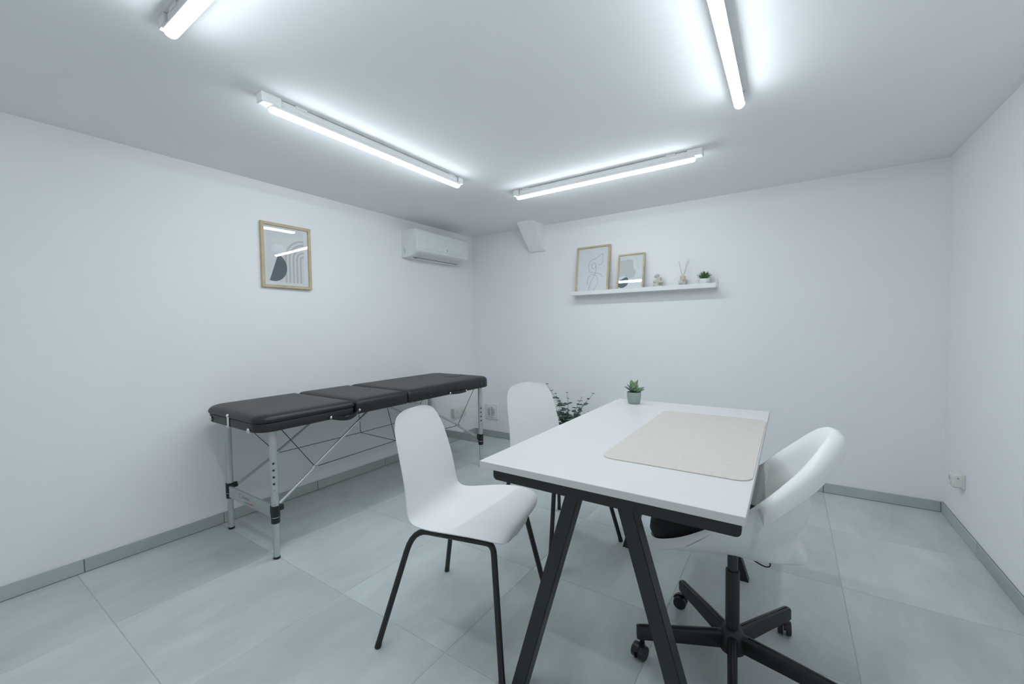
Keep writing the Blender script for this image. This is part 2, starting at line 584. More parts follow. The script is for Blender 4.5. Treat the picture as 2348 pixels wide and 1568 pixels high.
end_rail(-2.503, -2.483)
end_rail(-1.442, -1.422)
slanted_leg(2.383, 2.184, -2.502, -2.455, -0.030)
slanted_leg(2.540, 2.756, -2.502, -2.455, -0.030)
slanted_leg(2.392, 2.204, -1.468, -1.423)
slanted_leg(2.545, 2.757, -1.468, -1.423)
for x in (2.22, 2.68):
    bm = bmesh.new(); box(bm, (x, -2.483, 0.692), (x + 0.04, -1.442, 0.7265), 0.002, 1); put('beam', bm, M['black_steel'], desk)

ORG = Vector((2.6355, -1.832, 0.75))
bm = bmesh.new()
slab(bm, 2.405, 2.8655, -2.286, -1.379, [0.045] * 4, [(0.0006, 0.7501), (0, 0.7508), (0, 0.7524), (0.0006, 0.7531)], 10)
o = put('desk_pad', bm, M['pad']); o.location = ORG
tag(o, 'beige leatherette desk pad with rounded corners on the white desk', 'desk pad')
ORG = Vector((0, 0, 0))


# ------------------------------------------------------------------ plants
def leaf_mesh(name, length, width, thick, m, curl=0.25, n=6, pointed=0.5):
    """thick leaf along +x from the origin, its flat side facing +z"""
    bm = bmesh.new()
    rings = []
    for i in range(n + 1):
        t = i / n
        w = width * (math.sin(PI * min(1, t ** (0.8 + 0.0)) ) ** pointed if 0 < t < 1 else 0.06) if True else 0
        w = width * max(0.08, math.sin(PI * (0.06 + 0.94 * t) ** 0.85) ** pointed)
        if t == 1:
            w = width * 0.05
        h = thick * max(0.15, (1 - t * 0.75))
        x = length * t
        z = curl * length * t * t
        rings.append([(x, -w / 2, z + 0.25 * w), (x, -w / 4, z - h / 2), (x, w / 4, z - h / 2), (x, w / 2, z + 0.25 * w), (x, w / 5, z + h / 2), (x, -w / 5, z + h / 2)])
    loft(bm, rings)
    bmesh.ops.recalc_face_normals(bm, faces=bm.faces[:])
    me = bpy.data.meshes.new(name)
    bm.to_mesh(me); bm.free()
    me.materials.append(m)
    for p in me.polygons:
        p.use_smooth = True
    return me


def place(me, name, parent, loc, az, el, roll=0.0, s=1.0):
    o = bpy.data.objects.new(name, me)
    o.matrix_local = Matrix.Translation(loc) @ Matrix.Rotation(az, 4, 'Z') @ Matrix.Rotation(-el, 4, 'Y') @ Matrix.Rotation(roll, 4, 'X') @ Matrix.Diagonal((s, s, s, 1))
    return link(o, parent)


def sane(me):
    return me


# succulent on the desk
P0 = Vector((2.200, -1.245, 0.75))
t = thing('potted_succulent', 'green succulent in a sage green pot on the white desk', 'potted plant', P0)
bm = bmesh.new()
lathe(bm, [(0.001, 0), (0.031, 0), (0.0325, 0.002), (0.0365, 0.02), (0.0395, 0.042), (0.0402, 0.0665), (0.0385, 0.0675), (0.0372, 0.0665), (0.0365, 0.055), (0.001, 0.055)], seg=36)
put('pot', bm, M['sage_pot'], t, True, 45)
bm = bmesh.new(); lathe(bm, [(0.0364, 0.056), (0.0364, 0.060), (0.025, 0.0625), (0.001, 0.0635)], seg=24); put('soil', bm, M['soil'], t, True)
lf = leaf_mesh('leaf', 0.050, 0.027, 0.006, M['succ'], 0.12)
lfy = leaf_mesh('leaf', 0.030, 0.019, 0.007, M['succ_young'], 0.3)
lfp = leaf_mesh('leaf', 0.048, 0.023, 0.005, M['succ_tip'], 0.1)
tocam = math.atan2(CAM.y - P0.y, CAM.x - P0.x)
spec_l = [  # azimuth relative to the camera direction, elevation, scale, start height
    (90, 22, 1.0, .064, lf), (97, 12, .95, .062, lf), (-90, 26, 1.0, .064, lfp), (-80, 44, .95, .066, lfp), (-100, 55, .8, .066, lf),
    (20, 25, .7, .064, lf), (-30, 30, .75, .064, lfp), (60, 35, .75, .064, lf), (150, 35, .9, .066, lf), (-150, 40, .9, .066, lf), (180, 30, .8, .064, lfp),
    (-60, 62, 1.05, .068, lf), (-75, 70, 1.1, .070, lf), (75, 66, 1.15, .070, lfp), (40, 55, .8, .070, lf), (-20, 50, .75, .072, lf),
    (130, 60, .8, .072, lf), (-130, 60, .8, .072, lf), (5, 42, .8, .068, lf)]
for a, el, s, z, me in spec_l:
    place(me, 'leaf', t, (0, 0, z), tocam + R(a), R(el), 0.0, s * 1.32)
for a, el, s in [(0, 62, 1.1), (120, 70, 1.1), (-120, 70, 1.0), (60, 80, 0.9), (-60, 75, 1.0)]:
    place(lfy, 'leaf', t, (0.006, -0.003, 0.085), tocam + R(a), R(el), 0.0, s * 1.3)
bm = bmesh.new(); tube(bm, [(0, 0, .058), (.002, -.001, .072), (.006, -.003, .086)], [.005, .0045, .003], 8); put('stem', bm, M['stem'], t, True)

# eucalyptus behind the desk
P0 = Vector((1.31, -0.29, 0.0))
t = thing('potted_eucalyptus', 'leafy blue-green eucalyptus standing on the floor behind the desk', 'potted plant', P0)
bm = bmesh.new()
lathe(bm, [(0.001, 0), (0.075, 0), (0.082, 0.006), (0.105, 0.205), (0.108, 0.21), (0.098, 0.21), (0.094, 0.18), (0.001, 0.18)], seg=36)
put('pot', bm, M['dark_pot'], t, True, 45)
bm = bmesh.new(); lathe(bm, [(0.0935, 0.181), (0.0945, 0.188), (0.05, 0.192), (0.001, 0.193)], seg=24); put('soil', bm, M['soil'], t, True)


def flat_leaf(name, L, Wd, m):
    """thin round eucalyptus leaf with a fold along its midrib"""
    bm = bmesh.new()
    n = 7
    top, left, right = [], [], []
    th = 0.0007
    rows = []
    for i in range(n + 1):
        u = i / n
        w = Wd * 0.5 * math.sin(PI * min(0.985, 0.05 + 0.95 * u)) ** 0.62
        if i == 0:
            w = Wd * 0.05
        x = L * u
        z = -0.10 * L * u * u
        rows.append([(x, -w, z + w * 0.25), (x, 0, z), (x, w, z + w * 0.25)])
    up_v = [[bm.verts.new((p[0], p[1], p[2] + th)) for p in r] for r in rows]
    dn_v = [[bm.verts.new((p[0], p[1], p[2] - th)) for p in r] for r in rows]
    for i in range(n):
        for k in range(2):
            bm.faces.new((up_v[i][k], up_v[i][k + 1], up_v[i + 1][k + 1], up_v[i + 1][k]))
            bm.faces.new((dn_v[i][k + 1], dn_v[i][k], dn_v[i + 1][k], dn_v[i + 1][k + 1]))
        bm.faces.new((up_v[i][0], up_v[i + 1][0], dn_v[i + 1][0], dn_v[i][0]))
        bm.faces.new((up_v[i + 1][2], up_v[i][2], dn_v[i][2], dn_v[i + 1][2]))
    bm.faces.new((up_v[0][1], up_v[0][0], dn_v[0][0], dn_v[0][1])); bm.faces.new((up_v[0][2], up_v[0][1], dn_v[0][1], dn_v[0][2]))
    bm.faces.new((up_v[n][0], up_v[n][1], dn_v[n][1], dn_v[n][0])); bm.faces.new((up_v[n][1], up_v[n][2], dn_v[n][2], dn_v[n][1]))
    bmesh.ops.recalc_face_normals(bm, faces=bm.faces[:])
    me = bpy.data.meshes.new(name)
    bm.to_mesh(me); bm.free()
    me.materials.append(m)
    for p in me.polygons:
        p.use_smooth = True
    return me


el_a = flat_leaf('leaf', 0.062, 0.050, M['euc'])
el_b = flat_leaf('leaf', 0.058, 0.044, M['euc_dark'])
rnd = random.Random(11)
tips = [(1.085, -.29, .680), (1.150, -.22, .545), (1.195, -.33, .600), (1.285, -.27, .610), (1.330, -.36, .480), (1.425, -.26, .575),
        (1.555, -.30, .625), (1.490, -.38, .520), (1.400, -.20, .460), (1.215, -.38, .470), (1.480, -.22, .440), (1.270, -.40, .420)]
for ti, tp in enumerate(tips):
    tip = Vector(tp) - P0
    b0 = Vector((tip.x * 0.10, tip.y * 0.2, 0.186))
    mid = b0.lerp(tip, 0.5) + Vector((-tip.x * 0.15, 0, 0.035))
    path = catmull([b0, mid, tip], 7)
    bm = bmesh.new()
    tube(bm, path, [0.0032 - 0.0022 * k / (len(path) - 1) for k in range(len(path))], 6)
    st = put('stem', bm, M['stem'], t, True)
    npair = 6 + (ti % 3)
    roll0 = rnd.uniform(0, PI)
    for k in range(npair):
        u = 0.22 + 0.76 * k / (npair - 1)
        f = u * (len(path) - 1)
        i0 = min(int(f), len(path) - 2)
        pos = path[i0].lerp(path[i0 + 1], f - i0)
        s = (1.05 - 0.80 * max(0.0, (u - 0.45) / 0.55)) * rnd.uniform(0.85, 1.1)
        az = roll0 + k * PI / 2 + rnd.uniform(-.3, .3)
        for h in (0, PI):
            place(el_a if (k + ti) % 2 else el_b, 'leaf', st, pos, az + h, R(rnd.uniform(5, 30) + 25 * max(0, u - .7)), rnd.uniform(-.6, .6), s)

# ------------------------------------------------------------------ shelf and what stands on it
SX0, SX1, SD, SZ0 = 1.250, 2.478, 0.118, 1.487
ORG = Vector((SX0, 0, SZ0))
shelf = thing('picture_ledge', 'long white picture ledge mounted on the back wall', 'shelf', ORG)
bm = bmesh.new(); box(bm, (SX0, -0.012, SZ0), (SX1, 0, SZ0 + 0.075), 0.001, 1); put('back_board', bm, M['shelf_white'], shelf)
bm = bmesh.new(); box(bm, (SX0, -SD + 0.012, SZ0), (SX1, -0.012, SZ0 + 0.014), 0.0005, 1); put('bottom_board', bm, M['shelf_white'], shelf)
bm = bmesh.new(); box(bm, (SX0, -SD, SZ0), (SX1, -SD + 0.012, SZ0 + 0.036), 0.001, 1); put('front_lip', bm, M['shelf_white'], shelf)
ORG = Vector((0, 0, 0))
SHELF_Z = SZ0 + 0.0145


def ribbon(bm, pts, w, z, closed=False):
    """flat inked line in the x/y plane"""
    pts = [Vector((p[0], p[1], 0)) for p in pts]
    n = len(pts)
    L, Rr = [], []
    for i in range(n):
        a = pts[(i - 1) % n] if closed else pts[max(i - 1, 0)]
        b = pts[(i + 1) % n] if closed else pts[min(i + 1, n - 1)]
        d = (b - a).normalized()
        nn = Vector((-d.y, d.x, 0))
        L.append(bm.verts.new((pts[i] + nn * w / 2) + Vector((0, 0, z))))
        Rr.append(bm.verts.new((pts[i] - nn * w / 2) + Vector((0, 0, z))))
    for i in range(n if closed else n - 1):
        j = (i + 1) % n
        bm.faces.new((L[i], Rr[i], Rr[j], L[j]))


def polyface(bm, pts, z):
    bm.faces.new([bm.verts.new((p[0], p[1], z)) for p in pts])


def picture_frame(name, label, w, h, mould, depth, normal_mx, art, mat_w=0.0):
    """local x right, y up, z out of the picture; origin at the bottom centre of the back"""
    t = bpy.data.objects.new(name, None)
    COL.objects.link(t)
    t.matrix_world = normal_mx
    t['label'] = label; t['category'] = 'framed picture'; t['group'] = 'oak framed pictures'
    x0, x1 = -w / 2, w / 2
    # four mitred mouldings
    corners = [(x0, 0), (x1, 0), (x1, h), (x0, h)]
    inner = [(x0 + mould, mould), (x1 - mould, mould), (x1 - mould, h - mould), (x0 + mould, h - mould)]
    for k in range(4):
        a, b = corners[k], corners[(k + 1) % 4]
        c, d = inner[(k + 1) % 4], inner[k]
        bm = bmesh.new()
        loft(bm, [[(p[0], p[1], 0.0) for p in (a, b, c, d)], [(p[0], p[1], depth) for p in (a, b, c, d)]])
        es = [e for e in bm.edges if all(v.co.z > depth - 1e-5 for v in e.verts)]
        bmesh.ops.bevel(bm, geom=es, offset=0.0012, segments=1, affect='EDGES')
        put('moulding', bm, M['oak'], t)
    zp = depth * 0.45
    bm = bmesh.new(); box(bm, (x0 + mould * .9, mould * .9, 0.002), (x1 - mould * .9, h - mould * .9, zp)); sheet = put('paper_sheet', bm, M['paper'], t)
    art(sheet, w, h, zp, mould)
    bm = bmesh.new(); box(bm, (x0 + mould * .95, mould * .95, zp + 0.0035), (x1 - mould * .95, h - mould * .95, zp + 0.0050)); put('glass_pane', bm, M['glass'], t)
    return t


def art_arches(sheet, w, h, z, mo):
    ix0, ix1, iy0, iy1 = -w / 2 + mo, w / 2 - mo, mo, h - mo
    IW, IH = ix1 - ix0, iy1 - iy0
    px = lambda u: ix0 + u * IW
    py = lambda v: iy0 + v * IH
    bm = bmesh.new(); polyface(bm, [(px(.055), py(.045)), (px(.90), py(.045)), (px(.90), py(.955)), (px(.055), py(.955))], z + .0004); put('printed_ground', bm, M['print_pale'], sheet)
    bm = bmesh.new(); polyface(bm, [(px(.33) + IW * .17 * math.cos(a * PI / 20), py(.57) + IW * .17 * math.sin(a * PI / 20)) for a in range(21)], z + .0008); put('printed_pale_arch', bm, M['print_paler'], sheet)
    # dark half disc, its straight edge slanting
    c = Vector((px(.205), py(.300)))
    rad = IH * .238
    a0 = R(-110)
    pts = [(c.x + rad * .92 * math.cos(a0 + PI * k / 40), c.y + rad * math.sin(a0 + PI * k / 40)) for k in range(41)]
    bm = bmesh.new(); polyface(bm, pts, z + .0012); put('printed_half_disc', bm, M['print_slate'], sheet)
    # five concentric quarter arches running off the right margin
    xr = px(.90)
    for k in range(5):
        xl = px(.475 + .086 * k)
        rr = xr - xl
        ytop = py(.80 - .068 * k * 1.0)
        cy = ytop - rr
        wd = IW * .038
        pts = [(xl, py(.05)), (xl, cy)] + [(xr - rr * math.cos(a * PI / 2 / 14), cy + rr * math.sin(a * PI / 2 / 14)) for a in range(1, 15)]
        bm = bmesh.new(); ribbon(bm, pts, wd, z + .0009); put('printed_arch', bm, M['print_pink'], sheet)


def art_line(sheet, w, h, z, mo):
    # print margin, then the drawing; coordinates are fractions of the picture area read from the photo
    ix0, ix1, iy0, iy1 = -w / 2 + mo, w / 2 - mo, mo, h - mo
    IW, IH = ix1 - ix0, iy1 - iy0
    bm = bmesh.new(); polyface(bm, [(ix0 + .07 * IW, iy0 + .03 * IH), (ix1 - .07 * IW, iy0 + .03 * IH), (ix1 - .07 * IW, iy1 - .06 * IH), (ix0 + .07 * IW, iy1 - .06 * IH)], z + .0004); put('printed_ground', bm, M['paper'], sheet)
    q = lambda pts: [Vector((ix0 + u * IW, iy0 + v * IH, 0)) for u, v in pts]
    lines = [
        [(.66, .59), (.78, .61), (.82, .66), (.83, .82), (.79, .845), (.62, .76), (.42, .70), (.37, .60), (.38, .50), (.44, .44), (.60, .415), (.75, .385), (.86, .31)],
        [(.61, .57), (.55, .52), (.48, .54), (.47, .60), (.52, .645), (.58, .63), (.61, .57), (.62, .48), (.58, .37), (.46, .21), (.40, .02)],
        [(.36, .15), (.345, .26), (.40, .35), (.50, .385), (.62, .35), (.70, .25), (.66, .12), (.56, .02)]]
    for ln in lines:
        bm = bmesh.new(); ribbon(bm, catmull(q(ln), 6), 0.0030, z + .0008); put('drawn_line', bm, M['ink'], sheet)


def art_blobs(sheet, w, h, z, mo):
    ix0, ix1, iy0, iy1 = -w / 2 + mo, w / 2 - mo, mo, h - mo
    IW, IH = ix1 - ix0, iy1 - iy0
    q = lambda pts: [Vector((ix0 + u * IW, iy0 + v * IH, 0)) for u, v in pts]
    bm = bmesh.new(); polyface(bm, catmull(q([(.01, .82), (.25, .88), (.50, .87), (.58, .80), (.60, .66), (.70, .52), (.70, .42), (.60, .33), (.40, .34), (.20, .40), (.01, .40)]), 5, True), z + .0004); put('printed_blob', bm, M['print_beige'], sheet)
    bm = bmesh.new(); polyface(bm, catmull(q([(.0, .26), (.12, .30), (.30, .36), (.40, .32), (.42, .22), (.38, .13), (.25, .06), (.12, .05), (.0, .10)]), 5, True), z + .0008); put('printed_dark_blob', bm, M['print_slate'], sheet)
    for ln in ([(.05, .97), (.25, .95), (.36, .86), (.36, .60)], [(.60, .98), (.75, .82), (.84, .55)], [(.62, .30), (.80, .33), (.95, .31)]):
        bm = bmesh.new(); ribbon(bm, catmull(q(ln), 6), 0.002, z + .0010); put('drawn_line', bm, M['ink_faint'], sheet)


def lean_mx(xc, y_front_bottom, z, lean, depth):
    # picture facing -y, leaning back by lean; origin at the bottom back edge
    zax = Vector((0, -math.cos(lean), math.sin(lean)))
    yax = Vector((0, math.sin(lean), math.cos(lean)))
    xax = Vector((1, 0, 0))
    o = Vector((xc, y_front_bottom, z)) - zax * depth
    # lowest corner is the back bottom edge when leaning back: lift so that it rests on the shelf
    return Matrix(((xax.x, yax.x, zax.x, o.x), (xax.y, yax.y, zax.y, o.y), (xax.z, yax.z, zax.z, o.z), (0, 0, 0, 1)))


def on_shelf(xc, yf, lean, depth):
    mx = lean_mx(xc, yf, 0, lean, depth)
    low = min((mx @ Vector((0, 0, 0))).z, (mx @ Vector((0, 0, depth))).z)
    mx.translation.z += SHELF_Z - low
    return mx


picture_frame('framed_picture', 'oak framed one-line figure drawing leaning on the picture ledge', 0.322, 0.437, 0.0165, 0.022, on_shelf((1.286 + 1.608) / 2, -0.098, R(9.0), 0.022), art_line)
picture_frame('framed_picture', 'smaller oak framed print of beige and slate blobs on the picture ledge', 0.232, 0.332, 0.013, 0.020, on_shelf((1.684 + 1.916) / 2, -0.098, R(12.2), 0.020), art_blobs)

# picture on the left wall: faces +x, hangs a touch off plumb
a, b = R(0.15), R(-1.3)
zax = Vector((math.cos(a) * math.cos(b), math.sin(b), math.sin(a))).normalized()
xax = Vector((0, 0, 1)).cross(zax).normalized()      # picture right when looking at it from the room
yax = zax.cross(xax)
oc = Vector((0.0055, -2.079, 1.500))
picture_frame('framed_picture', 'oak framed print of slate half disc and pink arches on the left wall', 0.342, 0.441, 0.0195, 0.022,
              Matrix(((xax.x, yax.x, zax.x, oc.x), (xax.y, yax.y, zax.y, oc.y), (xax.z, yax.z, zax.z, oc.z), (0, 0, 0, 1))), art_arches)

# sculpture
P0 = Vector((2.038, -0.062, SHELF_Z))
bm = bmesh.new()
ell(bm, (0.000, 0, 0.017), (0.044, 0.026, 0.017))
ell(bm, (0.030, 0, 0.016), (0.022, 0.020, 0.014))
ell(bm, (-0.022, 0, 0.026), (0.026, 0.022, 0.026))
ell(bm, (-0.012, 0, 0.045), (0.018, 0.017, 0.020))
ell(bm, (-0.012, 0, 0.064), (0.036, 0.022, 0.0135))
ell(bm, (0.020, 0, 0.058), (0.022, 0.017, 0.0105))
ell(bm, (-0.002, 0, 0.083), (0.020, 0.017, 0.015))
ell(bm, (0.012, 0, 0.089), (0.015, 0.014, 0.014))
ell(bm, (-0.014, 0, 0.112), (0.023, 0.018, 0.0155), rot=Euler((0, -0.3, 0)))
ell(bm, (-0.004, 0, 0.118), (0.013, 0.013, 0.010))
sc = put('sculpture', bm, M['sculpture'], None, True)
sc.location = P0
rm = sc.modifiers.new('remesh', 'REMESH'); rm.mode = 'VOXEL'; rm.voxel_size = 0.0028; rm.use_smooth_shade = True
sm = sc.modifiers.new('smooth', 'SMOOTH'); sm.factor = 0.6; sm.iterations = 9
tag(sc, 'small sand coloured sculpture of stacked rounded forms on the picture ledge', 'sculpture')

# reed diffuser
P0 = Vector((2.229, -0.062, SHELF_Z))
ORG = Vector((0, 0, 0))
t = thing('reed_diffuser', 'glass reed diffuser with wooden collar and thin reeds on the picture ledge', 'diffuser', P0, R(28))
bm = bmesh.new(); box(bm, (-0.029, -0.029, 0), (0.029, 0.029, 0.064), 0.005, 3); put('bottle', bm, M['bottle'], t, True, 60)
bm = bmesh.new(); box(bm, (-0.0262, -0.0262, 0.003), (0.0262, 0.0262, 0.040), 0.003, 2); put('oil', bm, M['oil'], t)
bm = bmesh.new(); cyl(bm, (0, 0, 0.0642), (0, 0, 0.094), 0.021, seg=28); put('collar', bm, M['wood_cap'], t, True, 50)
bm = bmesh.new(); box(bm, (-0.010, -0.0298, 0.010), (0.010, -0.0291, 0.058)); lb = put('label_sticker', bm, M['label_pink'], t)
bm = bmesh.new(); box(bm, (-0.008, -0.0302, 0.050), (0.008, -0.0298, 0.055)); put('label_print', bm, M['label_mark'], lb)
for dx, dy, h in ((-0.030, 0.004, 0.215), (0.038, 0.010, 0.232), (0.052, -0.004, 0.222)):
    v = Matrix.Rotation(-R(28), 3, 'Z') @ Vector((dx, dy, 0))
    v0 = Matrix.Rotation(-R(28), 3, 'Z') @ Vector((math.copysign(0.004, dx), 0, 0))
    bm = bmesh.new(); cyl(bm, (v0.x, v0.y, 0.0945), (v.x, v.y, h), 0.0021, seg=8); put('reed', bm, M['reed'], t, True)

# spiky plant on the ledge
P0 = Vector((2.390, -0.066, SHELF_Z))
t = thing('potted_agave', 'tiny spiky green plant in a white pot on the picture ledge', 'potted plant', P0)
bm = bmesh.new(); lathe(bm, [(0.001, 0), (0.034, 0), (0.036, 0.003), (0.0425, 0.058), (0.0425, 0.060), (0.040, 0.060), (0.038, 0.050), (0.001, 0.050)], seg=32); put('pot', bm, M['white_pot'], t, True, 45)
bm = bmesh.new(); lathe(bm, [(0.0378, 0.0505), (0.038, 0.0545), (0.001, 0.056)], seg=20); put('soil', bm, M['soil'], t, True)
ag = leaf_mesh('leaf', 0.062, 0.0135, 0.005, M['agave'], 0.10, pointed=0.8)
rnd = random.Random(5)
for ringi, (cnt, el, s) in enumerate(((11, 24, .95), (10, 42, .95), (8, 58, .95), (5, 74, 0.95))):
    for k in range(cnt):
        place(ag, 'leaf', t, (0, 0, 0.056), 2 * PI * (k + 0.5 * ringi) / cnt + rnd.uniform(-.12, .12), R(el + rnd.uniform(-6, 6)), 0, s * rnd.uniform(1.0, 1.2))

# ------------------------------------------------------------------ air conditioner
ORG = Vector((0, -0.67, 1.85))
ac = thing('air_conditioner', 'white wall mounted air conditioner high on the left wall by the corner', 'air conditioner', ORG)
AY0, AY1 = -1.022, -0.320


def ac_prof(ins=0.0):
    return [(0.0, 1.851 + ins), (0.05, 1.851 + ins), (0.098, 1.856 + ins), (0.142, 1.868 + ins), (0.176, 1.885 + ins), (0.192, 1.901), (0.198 - ins, 1.922), (0.202 - ins, 1.96), (0.203 - ins, 2.02),
            (0.200 - ins, 2.078 - ins), (0.188 - ins, 2.093 - ins), (0.17, 2.099 - ins), (0.0, 2.103 - ins)]


bm = bmesh.new()
loft(bm, [[(x, y, z) for x, z in ac_prof(i)] for y, i in ((AY0, 0.006), (AY0 + 0.004, 0.001), (AY0 + 0.009, 0.0), (AY1 - 0.009, 0), (AY1 - 0.004, 0.001), (AY1, 0.006))])
put('body', bm, M['ac_white'], ac, True, 35)
bm = bmesh.new()   # swing flap lying on the curved underside
fl = [(0.1045, 1.8545), (0.142, 1.8650), (0.176, 1.8818), (0.190, 1.8960)]
loft(bm, [[(x, y, z) for x, z in fl] + [(x - 0.002, y, z + 0.004) for x, z in fl[::-1]] for y in (AY0 + 0.045, AY1 - 0.045)])
put('flap', bm, M['ac_louver'], ac)
bm = bmesh.new(); loft(bm, [[(0.088, y, 1.8535), (0.099, y, 1.8548), (0.099, y, 1.8585), (0.088, y, 1.8575)] for y in (AY0 + 0.05, AY1 - 0.055)]); put('outlet_slot', bm, M['slot'], ac)
bm = bmesh.new(); loft(bm, [[(x, y, z) for x, z in ((0.1975, 2.074), (0.2040, 2.074), (0.2040, 1.926), (0.1975, 1.926))] for y in (AY0 + 0.022, AY1 - 0.022)])
es = bm.edges[:]
bmesh.ops.bevel(bm, geom=es, offset=0.002, segments=2, affect='EDGES')
put('front_panel', bm, M['ac_white'], ac, True, 30)
bm = bmesh.new(); box(bm, (0.2041, -0.640, 1.9375), (0.2047, -0.629, 1.9525)); put('emblem', bm, M['mark_grey'], ac)
for k in range(5):
    bm = bmesh.new(); box(bm, (0.2041, -0.616 + k * 0.011, 1.9415), (0.2045, -0.609 + k * 0.011, 1.9485)); put('emblem', bm, M['ac_louver'], ac)
for r_ in (0.020, 0.032):
    pts = [(0.018 + r_ * math.sin(a_), AY0 - 0.0005, 1.905 + r_ * math.cos(a_)) for a_ in [R(8 + 120 / 12 * k) for k in range(13)]]
    bm = bmesh.new(); tube(bm, pts, 0.0016, 6); put('knockout_groove', bm, M['mark_grey'], ac)
bm = bmesh.new(); box(bm, (0.066, -0.945, 1.8502), (0.082, -0.915, 1.8528)); put('sticker', bm, M['mark_yellow'], ac)

# ------------------------------------------------------------------ wall fittings
ORG = Vector((0.235, 0, 0.195))
t = thing('air_vent', 'square white air vent with a round louvred grille low on the back wall', 'vent', ORG)
vx, vz = 0.2355, 0.2795
bm = bmesh.new(); pts = rrect(vx - .0835, vx + .0835, vz - .0845, vz + .0845, [.006] * 4, 4)
loft(bm, [[(x, 0, z) for x, z in pts], [(x, -.010, z) for x, z in pts], [(vx + (x - vx) * .95, -.014, vz + (z - vz) * .95) for x, z in pts]])
put('face_plate', bm, M['vent_white'], t)
bm = bmesh.new(); pts = rrect(vx - .062, vx + .062, vz - .062, vz + .062, [.008] * 4, 4)
loft(bm, [[(x, -.0141, z) for x, z in pts], [(x, -.020, z) for x, z in pts], [(vx + (x - vx) * .97, -.022, vz + (z - vz) * .97) for x, z in pts]])
put('raised_rim', bm, M['vent_white'], t)
bm = bmesh.new(); cyl(bm, (vx, -.0221, vz), (vx, -.0226, vz), 0.050, seg=40); put('grille_opening', bm, M['vent_dark'], t)
for k in range(-6, 7):
    z = vz + k * .0072
    hw = math.sqrt(max(0, .049 ** 2 - (k * .0072) ** 2))
    bm = bmesh.new(); box(bm, (vx - hw, -.0285, z - .0014), (vx + hw, -.0227, z + .0016)); put('slat', bm, M['vent_white'], t)
bm = bmesh.new(); box(bm, (vx - .0045, -.0290, vz - .050), (vx + .0045, -.0227, vz + .050)); put('centre_bar', bm, M['vent_white'], t)


def socket_well(t, c, axis, parent_depth):
    """a round recess built as a ring standing on the face, with two pin holes and an earth pin"""
    ax = Vector(axis)
    up_ = Vector((0, 0, 1)); side = ax.cross(up_)
    c = Vector(c)
    ringp = lambda r, d: [c + ax * d + (side * math.cos(2 * PI * k / 28) + up_ * math.sin(2 * PI * k / 28)) * r for k in range(28)]
    bm = bmesh.new()
    loft(bm, [ringp(.0235, 0), ringp(.0235, .0032), ringp(.0205, .0032), ringp(.0195, .0004)], cap0=False)
    w = put('outlet', bm, M['socket'], t, True, 40)
    for s in (-1, 1):
        bm = bmesh.new(); cyl(bm, c + side * s * .0092 + ax * .0005, c + side * s * .0092 + ax * .0009, .0032, seg=12); put('pin_hole', bm, M['slot'], w)
    bm = bmesh.new(); cyl(bm, c + up_ * .0105 + ax * .0005, c + up_ * .0105 + ax * .004, .0025, seg=10); put('earth_pin', bm, M['chrome'], w)


ORG = Vector((0, -0.311, 0.258))
t = thing('double_socket', 'white surface-mounted double socket on the left wall under the massage table', 'socket', ORG)
bm = bmesh.new(); box(bm, (0, -0.402, 0.262), (0.044, -0.212, 0.352), 0.004, 2); put('housing', bm, M['socket'], t, True, 40)
for y in (-0.352, -0.262):
    socket_well(t, (0.0441, y, 0.307), (1, 0, 0), .044)

ORG = Vector((RW, -0.35, 0.272))
t = thing('wall_socket', 'small white surface-mounted socket low on the right wall', 'socket', ORG)
bm = bmesh.new(); box(bm, (RW - .014, -0.388, 0.273), (RW, -0.308, 0.354), 0.002, 1); put('back_plate', bm, M['socket'], t)
bm = bmesh.new()
pts = rrect(-0.387, -0.309, 0.274, 0.353, [.012, .012, .012, .012], 5)
loft(bm, [[(RW - .0142, y, z) for y, z in pts], [(RW - .040, y, z) for y, z in pts], [(RW - .048, -.348 + (y + .348) * .92, .3135 + (z - .3135) * .92) for y, z in pts], [(RW - .052, -.348 + (y + .348) * .8, .3135 + (z - .3135) * .8) for y, z in pts]])
put('housing', bm, M['socket'], t, True, 50)
socket_well(t, (RW - .0521, -0.348, 0.3135), (-1, 0, 0), .05)
bm = bmesh.new(); cyl(bm, (RW - .030, -.3871, .331), (RW - .030, -.3876, .331), .004, seg=12); put('cable_knockout', bm, M['mark_grey'], t)
ORG = Vector((0, 0, 0))


